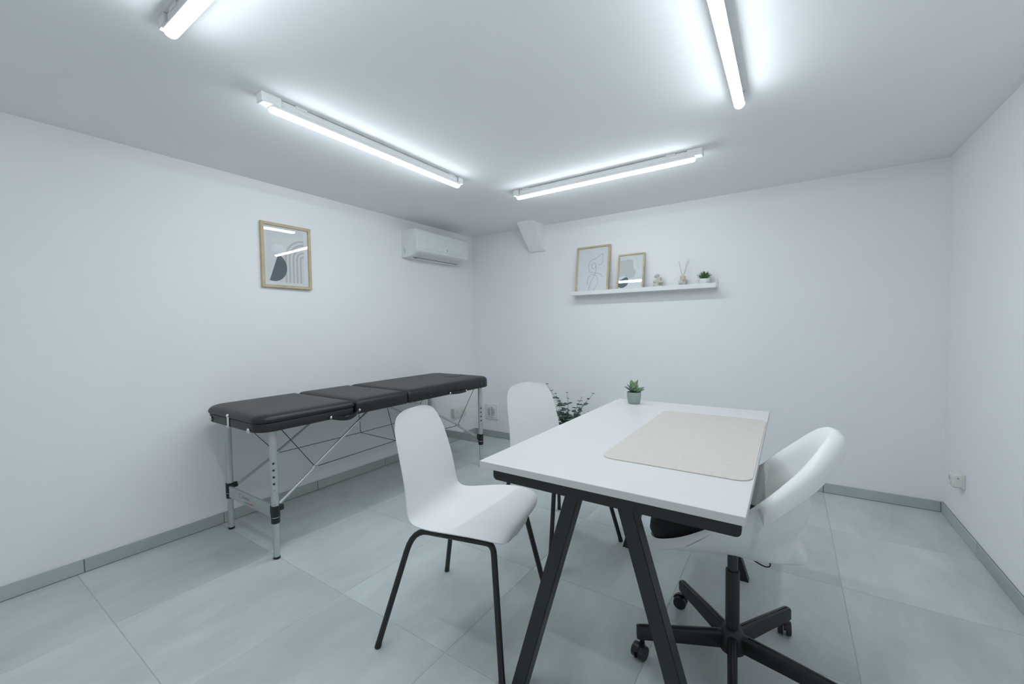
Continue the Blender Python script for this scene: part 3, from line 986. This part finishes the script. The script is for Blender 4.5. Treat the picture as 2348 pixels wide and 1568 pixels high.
# ------------------------------------------------------------------ white shell chairs
def make_chair():
    """faces +x, origin on the floor in the middle of its four feet"""
    t = thing('shell_chair', '', 'chair')
    # (forward, height, half width, side lift, side curl forward) from the front lip over the seat up the back
    prof = [(.228, .418, .045, .000), (.237, .427, .100, .000), (.243, .438, .146, .001), (.242, .449, .185, .002), (.229, .460, .217, .005), (.193, .468, .236, .010), (.125, .469, .243, .014), (.050, .464, .240, .016), (-.030, .457, .227, .014),
            (-.090, .454, .213, .012), (-.130, .460, .205, .010), (-.153, .477, .199, .010), (-.166, .504, .195, .012), (-.174, .548, .191, .014), (-.186, .610, .187, .016), (-.203, .675, .183, .017), (-.221, .740, .176, .017),
            (-.236, .790, .165, .015), (-.246, .825, .149, .013), (-.252, .846, .127, .011), (-.255, .859, .094, .008), (-.257, .866, .052, .006)]
    cs = catmull([(p[0], p[1], 0) for p in prof], 2)
    ws = catmull([(p[2], p[3], 0) for p in prof], 2)
    nu = 16
    th = 0.0075
    front, back = [], []
    bm = bmesh.new()
    n = len(cs)
    for i in range(n):
        a = cs[max(i - 1, 0)]; b = cs[min(i + 1, n - 1)]
        tan = Vector((b.x - a.x, 0, b.y - a.y)).normalized()
        nrm = Vector((tan.z, 0, -tan.x))          # towards the sitter: up on the seat, forward on the back
        if nrm.z < 0 and abs(nrm.z) > abs(nrm.x):
            nrm = -nrm
        hw, lift = ws[i].x, ws[i].y
        rowf, rowb = [], []
        for k in range(nu + 1):
            u = -1 + 2 * k / nu
            off = lift * (abs(u) ** 2.6)
            p = Vector((cs[i].x, hw * u, cs[i].y)) + nrm * off
            edge = 1.0 - 0.55 * (abs(u) ** 8)
            rowf.append(bm.verts.new(p))
            rowb.append(bm.verts.new(p - nrm * th * edge))
        front.append(rowf); back.append(rowb)
    for i in range(n - 1):
        for k in range(nu):
            bm.faces.new((front[i][k], front[i][k + 1], front[i + 1][k + 1], front[i + 1][k]))
            bm.faces.new((back[i][k + 1], back[i][k], back[i + 1][k], back[i + 1][k + 1]))
        bm.faces.new((front[i][0], front[i + 1][0], back[i + 1][0], back[i][0]))
        bm.faces.new((front[i + 1][nu], front[i][nu], back[i][nu], back[i + 1][nu]))
    for k in range(nu):
        bm.faces.new((front[0][k + 1], front[0][k], back[0][k], back[0][k + 1]))
        bm.faces.new((front[-1][k], front[-1][k + 1], back[-1][k + 1], back[-1][k]))
    put('seat_shell', bm, M['shell'], t, True, 70)
    r = 0.0112
    for s in (-1, 1):
        yt, yb = s * 0.165, s * 0.262
        zt = 0.428
        # legs: foot, straight up, bend into the rail under the seat
        for fx, kx in ((-0.255, -0.150), (0.255, 0.188)):
            foot = Vector((fx, yb, 0.004))
            knee = Vector((kx, yt, zt))
            d = (foot - knee).normalized()
            sx = 1 if fx < 0 else -1
            pts = [foot, foot.lerp(knee, .4), foot.lerp(knee, .75)]
            ra = 0.085 if fx < 0 else 0.035
            arc0 = knee + d * ra
            arc1 = knee + Vector((sx * ra * .8, 0, 0))
            for k in range(7):
                tt = k / 6
                pts.append(arc0 * (1 - tt) ** 2 + knee * 2 * tt * (1 - tt) + arc1 * tt ** 2)
            bm = bmesh.new(); tube(bm, pts, r, 12)
            lg = put('leg', bm, M['black_steel'], t, True, 60)
            bm = bmesh.new(); cyl(bm, foot - Vector((0, 0, .004)), foot + (knee - foot) * .035, r * 1.08, seg=14); put('foot_cap', bm, M['black_plastic'], lg, True, 50)
        bm = bmesh.new(); tube(bm, [(-0.09, yt, zt), (0.162, yt, zt)], r, 12); put('seat_rail', bm, M['black_steel'], t, True, 60)
    for x in (-0.09, 0.09):
        bm = bmesh.new(); tube(bm, [(x, -0.165, 0.430), (x, 0.165, 0.430)], 0.009, 10); put('cross_bar', bm, M['black_steel'], t, True, 60)
    return t


ch1 = make_chair()
ch1['group'] = 'white shell chairs at the desk'
ch1['label'] = 'white shell chair with black tube legs nearest the camera, fully in view'
ch2 = copy_tree(ch1)
ch1.location = (1.853, -2.348, 0); ch1.rotation_euler = (0, 0, R(13.0))
ch2.location = (1.846, -1.573, 0); ch2.rotation_euler = (0, 0, R(-20.5))
ch2['label'] = 'white shell chair half hidden behind the desk, in front of the eucalyptus'

# ------------------------------------------------------------------ swivel chair (faces -x, pivot at the origin of the thing)
sw = thing('swivel_chair', 'white swivel armchair with black five-star base on castors pushed under the desk', 'chair', (2.793, -2.035, 0))
rim_half = [(-.266, 0, .438), (-.253, .095, .446), (-.210, .160, .470), (-.135, .198, .512), (-.055, .216, .566), (.025, .224, .626), (.088, .224, .682), (.148, .211, .744), (.200, .180, .800), (.243, .116, .850), (.265, .050, .869), (.270, 0, .871)]
low_half = [(-.262, 0), (-.246, .085), (-.203, .142), (-.135, .178), (-.055, .196), (.020, .204), (.075, .202), (.125, .185), (.160, .152), (.188, .095), (.199, .040), (.202, 0)]
band_half = [0, 0, 0, 0, 0, 0, .98, 1, 1, 1, 1, 1]
NH = 6
rimc = catmull(rim_half, NH)
lowc = catmull([(p[0], p[1], 0) for p in low_half], NH)
NP = len(rimc)
full = list(range(NP)) + [-i for i in range(NP - 2, 0, -1)]
rim, low, band = [], [], []
for idx in full:
    i = abs(idx); s = -1 if idx < 0 else 1
    p = rimc[i]; l = lowc[i]
    rim.append(Vector((p.x, s * max(p.y, 0), p.z)))
    low.append(Vector((l.x, s * max(l.y, 0), 0)))
    f = i / NH
    band.append(min(1.0, max(0.0, (f - 6.02) / 0.12)))
NN = len(rim)


def plan_normal(pts, i):
    a = pts[(i - 1) % NN]; b = pts[(i + 1) % NN]
    d = b - a
    nn = Vector((d.y, -d.x, 0)).normalized()
    return nn if nn.dot(Vector((pts[i].x, pts[i].y, 0))) > 0 else -nn


rings = []


def ring(fn):
    rings.append([fn(i) for i in range(NN)])


def lerp(a, b, t_):
    return a + (b - a) * t_


def backness(i):
    w_ = max(0.0, min(1.0, (rim[i].x + .04) / .27))
    return w_ * w_ * (3 - 2 * w_)


# wall between rim and underside: a bowl at the sides, a waisted back with a flared lip at its foot
back_out = [(.812, .247), (.762, .243), (.715, .237), (.676, .220), (.645, .217), (.620, .221), (.575, .211), (.532, .186), (.508, .190), (.486, .203), (.462, .214), (.447, .212), (.440, .188)]
back_in = [(.812, .247), (.762, .241), (.715, .230), (.676, .216), (.645, .210), (.620, .206), (.575, .196), (.532, .180), (.508, .172), (.486, .160), (.466, .140), (.460, .110), (.458, .08)]
side_f = [.990, .975, .955, .930, .895, .855, .805, .745, .675, .590, .490, .380, .280]
side_t = [.06, .14, .23, .32, .41, .50, .59, .68, .77, .85, .92, .97, 1.0]
NB = len(back_out)


def wall(i, j, prof_, tail):
    u = backness(i)
    zt_ = rim[i].z - .014 - .036 * band[i] - .020 * skirt[i]
    zb, xb = prof_[j]
    if tail and j >= 8:
        cw = max(0.0, min(1.0, (.115 - abs(rim[i].y)) / .05))
        cw = cw * cw * (3 - 2 * cw)
        xb = lerp(.183 - .003 * (j - 8), xb, cw)
    f_ = lerp(side_f[j], xb / .270, u)
    fx = f_ if rim[i].x > 0 else lerp(f_, .5, side_t[j] ** 3 * .6)
    x, y = rim[i].x * fx, rim[i].y * f_
    t_ = lerp(side_t[j], (.821 - zb) / (.821 - .440), u)
    foot = .440 + 1.9 * y * y * u
    return Vector((x, y, lerp(zt_, foot, t_)))


skirt = [max(0.0, min(1.0, (-.02 - rim[i].x) / .10)) for i in range(NN)]


def inner_wall(i, j):
    v = wall(i, j, back_in, False)
    r_ = math.hypot(v.x, v.y)
    k = max(0.0, r_ - .009) / max(r_, 1e-4)
    return Vector((v.x * k, v.y * k, min(v.z + .011, rim[i].z - .004)))


for sc_ in (.02, .5):
    ring(lambda i: Vector((inner_wall(i, NB - 1).x * sc_, inner_wall(i, NB - 1).y * sc_, .4505)))
for j in range(NB - 1, -1, -1):
    ring(lambda i: inner_wall(i, j))
ring(lambda i: rim[i] - plan_normal(rim, i) * .006 + Vector((0, 0, -.0005)))
ring(lambda i: rim[i] + plan_normal(rim, i) * (.001 + .004 * band[i]) + Vector((0, 0, .001 + .002 * band[i])))
ring(lambda i: rim[i] + plan_normal(rim, i) * (.002 + .021 * band[i]) + Vector((0, 0, -.003 - .001 * band[i])))
ring(lambda i: rim[i] + plan_normal(rim, i) * (.003 + .029 * band[i]) + Vector((0, 0, -.008 - .012 * band[i])))
ring(lambda i: rim[i] + plan_normal(rim, i) * (.003 + .031 * band[i]) + Vector((0, 0, -.012 - .046 * band[i] - .018 * skirt[i])))
ring(lambda i: rim[i] + plan_normal(rim, i) * (.001 + .027 * band[i] - .003 * skirt[i]) + Vector((0, 0, -.013 - .048 * band[i] - .024 * skirt[i])))
ring(lambda i: rim[i] + plan_normal(rim, i) * (.001 + .001 * band[i] - .022 * skirt[i]) + Vector((0, 0, -.014 - .036 * band[i] - .020 * skirt[i])))
for j in range(NB):
    ring(lambda i: wall(i, j, back_out, True))
for sc_, z in ((.72, .437), (.40, .436), (.02, .436)):
    last = rings[-1] if sc_ == .72 else last
    ring(lambda i: Vector((last[i].x * sc_, last[i].y * sc_, lerp(last[i].z, z, .8 if sc_ > .5 else 1))))
bm = bmesh.new(); loft(bm, rings)
put('seat_shell', bm, M['swivel_shell'], sw, True, 60)
# seat cushion
bm = bmesh.new()
crings = []
front_c = [(.02, .468), (.60, .464), (.90, .454), (1.02, .450), (1.055, .466), (1.045, .492), (.98, .508), (.85, .516), (.50, .520), (.02, .522)]
side_c = [(.02, .468), (.30, .474), (.52, .492), (.70, .514), (.76, .524), (.76, .531), (.72, .535), (.64, .537), (.50, .537), (.02, .535)]
for (fs, fz), (ss, sz) in zip(front_c, side_c):
    rg = []
    for i in range(NN):
        wf = max(0.0, min(1.0, (-low[i].x - .10) / .13))
        wf = wf * wf * (3 - 2 * wf)
        sc_ = lerp(ss, fs, wf)
        rg.append((low[i].x * (sc_ if low[i].x < 0 else sc_ * .90), low[i].y * sc_ * (1 if low[i].x < 0 else 1 - .9 * min(low[i].x, .2)), lerp(sz, fz, wf) + .004 * math.sin(low[i].y * 40) * (fz > .49)))
    crings.append(rg)
loft(bm, crings)
put('seat_cushion', bm, M['cushion_fabric'], sw, True, 70)
# mechanism
bm = bmesh.new(); box(bm, (-.085, -.030, .417), (.055, .030, .4358), .004, 2); put('mechanism_plate', bm, M['black_plastic'], sw)
bm = bmesh.new(); tube(bm, catmull([(.03, -.02, .428), (.070, -.050, .424), (.098, -.057, .418), (.112, -.048, .419), (.111, -.030, .423)], 6), .0022, 8); put('height_lever', bm, M['black_steel'], sw, True)
bm = bmesh.new(); cyl(bm, (0, 0, .335), (0, 0, .4168), .0168, seg=28); put('gas_piston', bm, M['grey_plastic'], sw, True, 50)
bm = bmesh.new(); lathe(bm, [(.001, .125), (.0225, .125), (.0225, .345), (.0215, .348), (.0175, .348), (.0172, .338), (.001, .338)], seg=32); put('column', bm, M['black_plastic'], sw, True, 45)
bm = bmesh.new(); lathe(bm, [(.001, .056), (.028, .056), (.040, .064), (.043, .080), (.043, .112), (.040, .126), (.030, .140), (.0235, .146), (.001, .146)], seg=36); put('hub', bm, M['black_plastic'], sw, True, 45)
for k in range(5):
    ang = R(60 + 72 * k)
    d = Vector((math.cos(ang), math.sin(ang), 0)); sdir = Vector((-d.y, d.x, 0))
    def sec(r_, zb, zt_, w_):
        c = d * r_
        return [c - sdir * w_ + Vector((0, 0, zb)), c + sdir * w_ + Vector((0, 0, zb)), c + sdir * w_ + Vector((0, 0, zt_ - .008)), c + sdir * w_ * .72 + Vector((0, 0, zt_ - .002)), c + Vector((0, 0, zt_)),
                c - sdir * w_ * .72 + Vector((0, 0, zt_ - .002)), c - sdir * w_ + Vector((0, 0, zt_ - .008))]
    bm = bmesh.new(); loft(bm, [sec(.034, .074, .130, .0155), sec(.16, .072, .124, .0145), sec(.315, .068, .114, .0135), sec(.325, .070, .111, .0125)])
    arm = put('base_arm', bm, M['black_plastic'], sw, True, 40)
    bm = bmesh.new(); tube(bm, [d * .05 + Vector((0, 0, .129)), d * .315 + Vector((0, 0, .1142))], .0022, 8); put('top_rib', bm, M['black_plastic'], arm, True)
    # twin-wheel castor
    c = d * .305
    ca = ang + (R(35), R(50), R(50), R(20), R(-40))[k]
    cd = Vector((math.cos(ca), math.sin(ca), 0)); cs_ = Vector((-cd.y, cd.x, 0))
    wc = c + cd * .016 + Vector((0, 0, .0265))
    bm = bmesh.new(); cyl(bm, c + Vector((0, 0, .046)), c + Vector((0, 0, .072)), .0085, seg=14)
    put('castor_stem', bm, M['black_plastic'], arm, True, 50)
    for s in (-1, 1):
        bm = bmesh.new()
        p0 = wc + cs_ * s * .006; p1 = wc + cs_ * s * .022
        cyl(bm, p0, p1, .0265, .0245, seg=24)
        put('castor_wheel', bm, M['black_plastic'], arm, True, 50)
    # hood over the wheels
    hood = []
    for w_ in (-.0235, .0235):
        hr = []
        for q in range(11):
            a_ = R(20 + 150 * q / 10)
            hr.append(wc + cs_ * w_ * .22 + cd * math.cos(a_) * .0300 + Vector((0, 0, math.sin(a_) * .0300)))
        for q in range(10, -1, -1):
            a_ = R(20 + 150 * q / 10)
            hr.append(wc + cs_ * w_ * .22 + cd * math.cos(a_) * .0272 + Vector((0, 0, math.sin(a_) * .0272)))
        hood.append(hr)
    bm = bmesh.new(); loft(bm, hood); put('castor_hood', bm, M['black_plastic'], arm, True, 40)

# ------------------------------------------------------------------ massage table
ORG = Vector((0.42, -1.67, 0))
mt = thing('massage_table', 'black folding massage table with aluminium legs along the left wall', 'massage table', ORG)
X0, X1 = 0.085, 0.762
ZB, ZT = 0.687, 0.776


def section(y0, y1, radii, two_tone, z1=ZT):
    if two_tone:
        bm = bmesh.new(); slab(bm, X0 + .006, X1 - .006, y0 + .006, y1 - .002, radii, [(0.003, ZB), (0, ZB + .003), (0, .728), (0.002, .731)], 10)
        put('section_frame', bm, M['vinyl'], mt, True, 40)
        prof = [(0.014, .7312)] + [(0.020 * (1 - math.sin(k / 8 * PI)) * 0.5 if k < 4 else 0.030 * (1 - math.cos((k - 4) / 4 * PI / 2)), .734 + (z1 - .734) * (k / 8)) for k in range(9)]
        prof = [(.010, .7315), (.003, .736), (0, .744), (.002, .753), (.008, .761), (.018, .7685), (.034, .7735), (.060, .7755), (.12, .7765)]
        bm = bmesh.new(); slab(bm, X0, X1, y0, y1, radii, prof, 10)
        return put('cushion', bm, M['vinyl'], mt, True, 60)
    bm = bmesh.new()
    prof = [(.006, ZB), (.001, ZB + .003), (0, ZB + .008), (0, .735), (.001, .748), (.006, .759), (.016, .7685), (.034, .7745), (.060, .7768), (.12, .7775)]
    slab(bm, X0, X1, y0, y1, radii, prof, 10)
    return put('cushion', bm, M['vinyl'], mt, True, 60)


section(-2.648, -2.084, [.11, .085, .03, .03], True)
section(-2.080, -1.668, [.02, .02, .02, .02], False)
far = section(-1.664, -0.705, [.02, .02, .10, .10], False)
# face plug and side grommets
bm = bmesh.new()
rr = []
for s_, z in ((1.0, .7772), (1.0, .7785), (.93, .7800), (.6, .7806), (.02, .7808)):
    rr.append([(.47 + .078 * s_ * math.cos(2 * PI * k / 36), -.865 + .105 * s_ * math.sin(2 * PI * k / 36), z) for k in range(36)])
loft(bm, rr); put('face_plug', bm, M['vinyl'], far, True, 60)
for y, z in ((-1.460, .722), (-1.155, .722), (-.852, .718)):
    bm = bmesh.new()
    tp = [(X1 + .001, y + .0135 * math.cos(2 * PI * k / 16), z + .0135 * math.sin(2 * PI * k / 16)) for k in range(17)]
    tube(bm, tp, .0035, 6, False); put('grommet', bm, M['grey_plastic'], far, True)
    bm = bmesh.new(); cyl(bm, (X1 + .0002, y, z), (X1 + .0010, y, z), .0075, seg=14); put('grommet_hole', bm, M['slot'], far)


def strap(y0, z0, y1, z1, sag, out, parent):
    pts = catmull([(X1 + .004, y0, z0), (X1 + .006 + out * .7, lerp(y0, y1, .25), lerp(z0, z1, .25) - sag * .7), (X1 + .006 + out, lerp(y0, y1, .5), lerp(z0, z1, .5) - sag), (X1 + .006 + out * .7, lerp(y0, y1, .75), lerp(z0, z1, .75) - sag * .7), (X1 + .004, y1, z1)], 5)
    bm = bmesh.new()
    loft(bm, [[(p.x - .002, p.y, p.z - .011), (p.x + .003, p.y, p.z - .011), (p.x + .004, p.y, p.z), (p.x + .003, p.y, p.z + .011), (p.x - .002, p.y, p.z + .011)] for p in pts])
    put('carry_handle', bm, M['vinyl'], parent, True, 50)
    for y, z in ((y0, z0), (y1, z1)):
        bm = bmesh.new(); ell(bm, (X1 + .009, y, z), (.005, .0085, .0085), 14, 8); put('rivet', bm, M['chrome'], parent, True)


strap(-2.258, .702, -2.068, .712, .022, .030, mt)
strap(-1.252, .700, -1.060, .694, .004, .004, mt)

# legs
for (x, y) in ((.705, -2.552), (.126, -2.532), (.736, -.840), (.130, -.840)):
    bm = bmesh.new(); cyl(bm, (x, y, .272), (x, y, .688), .0185, seg=24); lg = put('leg', bm, M['aluminium'], mt, True, 50)
    bm = bmesh.new(); cyl(bm, (x, y, .012), (x, y, .215), .0155, seg=24); put('leg_extension', bm, M['aluminium'], lg, True, 50)
    bm = bmesh.new(); lathe(bm, [(.001, 0), (.0155, 0), (.017, .003), (.017, .012), (.001, .012)], (x, y, 0), 24); put('foot_cap', bm, M['black_plastic'], lg, True, 45)
    bm = bmesh.new(); lathe(bm, [(.0157, .192), (.0205, .192), (.0215, .196), (.0215, .221), (.0157, .221)], (x, y, 0), 24, False, False); put('clamp_collar', bm, M['black_plastic'], lg, True, 45)
    bm = bmesh.new(); lathe(bm, [(.0157, .2215), (.0195, .2215), (.0195, .2255), (.0157, .2255)], (x, y, 0), 24, False, False); put('collar_ring', bm, M['chrome'], lg, True, 45)
    bm = bmesh.new(); lathe(bm, [(.0187, .226), (.0225, .226), (.0225, .284), (.0187, .284)], (x, y, 0), 24, False, False)
    sy = -1 if y < -2 else 1
    sx = -1 if x > .4 else 1
    box(bm, (min(x, x + sx * .034), y - .012, .232), (max(x, x + sx * .034), y + .012, .280), .003, 1)
    box(bm, (x - .010, min(y - sy * .015, y - sy * .042), .250), (x + .010, max(y - sy * .015, y - sy * .042), .280), .003, 1)
    put('leg_bracket', bm, M['black_plastic'], lg, True, 45)
    # height holes, drilled through towards the room side
    hd = Vector((-.8, .6, 0)) if x < .4 else (Vector((.86, -.5, 0)) if y < -2 else Vector((.80, -.60, 0)))
    for k in range(8):
        z = .512 - .036 * k
        c = Vector((x, y, z)) + hd.normalized() * .0178
        bm = bmesh.new(); cyl(bm, c, c + hd.normalized() * .0014, .0062 if k < 4 else .0042, seg=12)
        put('height_hole' if k != 5 else 'spring_button', bm, M['slot'] if k < 4 else (M['chrome'] if k == 5 else M['mark_grey']), lg)
# end boards
for y, xa, xb in ((-2.541, .150, .682), (-.840, .154, .712)):
    bm = bmesh.new(); box(bm, (xa, y - .007, .203), (xb, y + .007, .270), .002, 2)
    bd = put('cross_board', bm, M['aluminium'], mt)
    if y < -2:
        # maker's print: a red ring, grey lettering strokes and a red line below
        bm = bmesh.new()
        rp = [Vector((.300 + .014 * math.cos(a_), .247 + .014 * math.sin(a_), 0)) for a_ in [R(40 + 290 * k / 20) for k in range(21)]]
        ribbon(bm, rp, .004, 0)
        for v in bm.verts:
            v.co = Vector((v.co.x, y - .0074, v.co.y))
        put('printed_ring', bm, M['mark_red'], bd)
        for k in range(6):
            bm = bmesh.new(); box(bm, (.325 + .015 * k, y - .0076, .236 + .0015 * (k % 2)), (.335 + .015 * k, y - .0071, .254 - .003 * (k % 3))); put('printed_stroke', bm, M['mark_grey'], bd)
        bm = bmesh.new(); box(bm, (.340, y - .0076, .217), (.385, y - .0071, .223)); put('printed_line', bm, M['mark_grey'], bd)
        bm = bmesh.new(); box(bm, (.388, y - .0076, .216), (.450, y - .0071, .226)); put('printed_line', bm, M['mark_red'], bd)

# folding struts: two pieces each, hinged
def strut(a, j, b):
    a, j, b = Vector(a), Vector(j), Vector(b)
    bm = bmesh.new(); tube(bm, [a, j + (j - a).normalized() * .022], .0085, 12); s_ = put('strut', bm, M['aluminium'], mt, True, 50)
    bm = bmesh.new(); tube(bm, [j - (b - j).normalized() * .022 + Vector((0, 0, .007)), b + Vector((0, 0, .004))], .0085, 12); put('strut', bm, M['aluminium'], mt, True, 50)
    bm = bmesh.new(); cyl(bm, j + Vector((-.014, 0, .006)), j + Vector((.014, 0, .006)), .006, seg=12); put('hinge_pin', bm, M['chrome'], s_, True, 50)


JF, JB = Vector((.662, -2.300, .410)), Vector((.160, -2.266, .400))
KF, KB = Vector((.690, -1.085, .402)), Vector((.165, -1.085, .402))
strut((.668, -2.512, .272), JF, (.662, -1.890, .690))
strut((.155, -2.500, .272), JB, (.160, -1.80, .690))
strut((.705, -.880, .272), KF, (.690, -1.600, .690))
strut((.160, -.880, .272), KB, (.165, -1.600, .690))
MF, MB_ = Vector((.672, -1.713, .424)), Vector((.162, -1.626, .395))
cables = [((.662, -2.500, .690), JF), ((.160, -2.500, .690), JB), ((.690, -.855, .690), KF), ((.165, -.855, .690), KB),
          (JF, MF), (MF, KF), (JB, MB_), (MB_, KB), (MF, MB_), (MF, (.60, -1.730, .690)), (MB_, (.22, -1.690, .690))]
for a, b in cables:
    bm = bmesh.new(); tube(bm, [a, b], .0021, 6); put('cable', bm, M['cable'], mt)
# latch fittings on the near end
for xx, z0, z1 in ((.425, .680, .756), (.207, .690, .722), (.657, .680, .708)):
    yb = -2.6425
    bm = bmesh.new(); box(bm, (xx - .010, yb - .006, z0), (xx + .010, yb + .001, z1 - .010), .003, 2)
    ell(bm, (xx, yb - .004, z1 - .008), (.010, .008, .010), 14, 8)
    cyl(bm, (xx - .013, yb - .004, z0 + .010), (xx + .013, yb - .004, z0 + .010), .0045, seg=10)
    put('latch_fitting', bm, M['chrome'], mt, True, 50)
ORG = Vector((0, 0, 0))
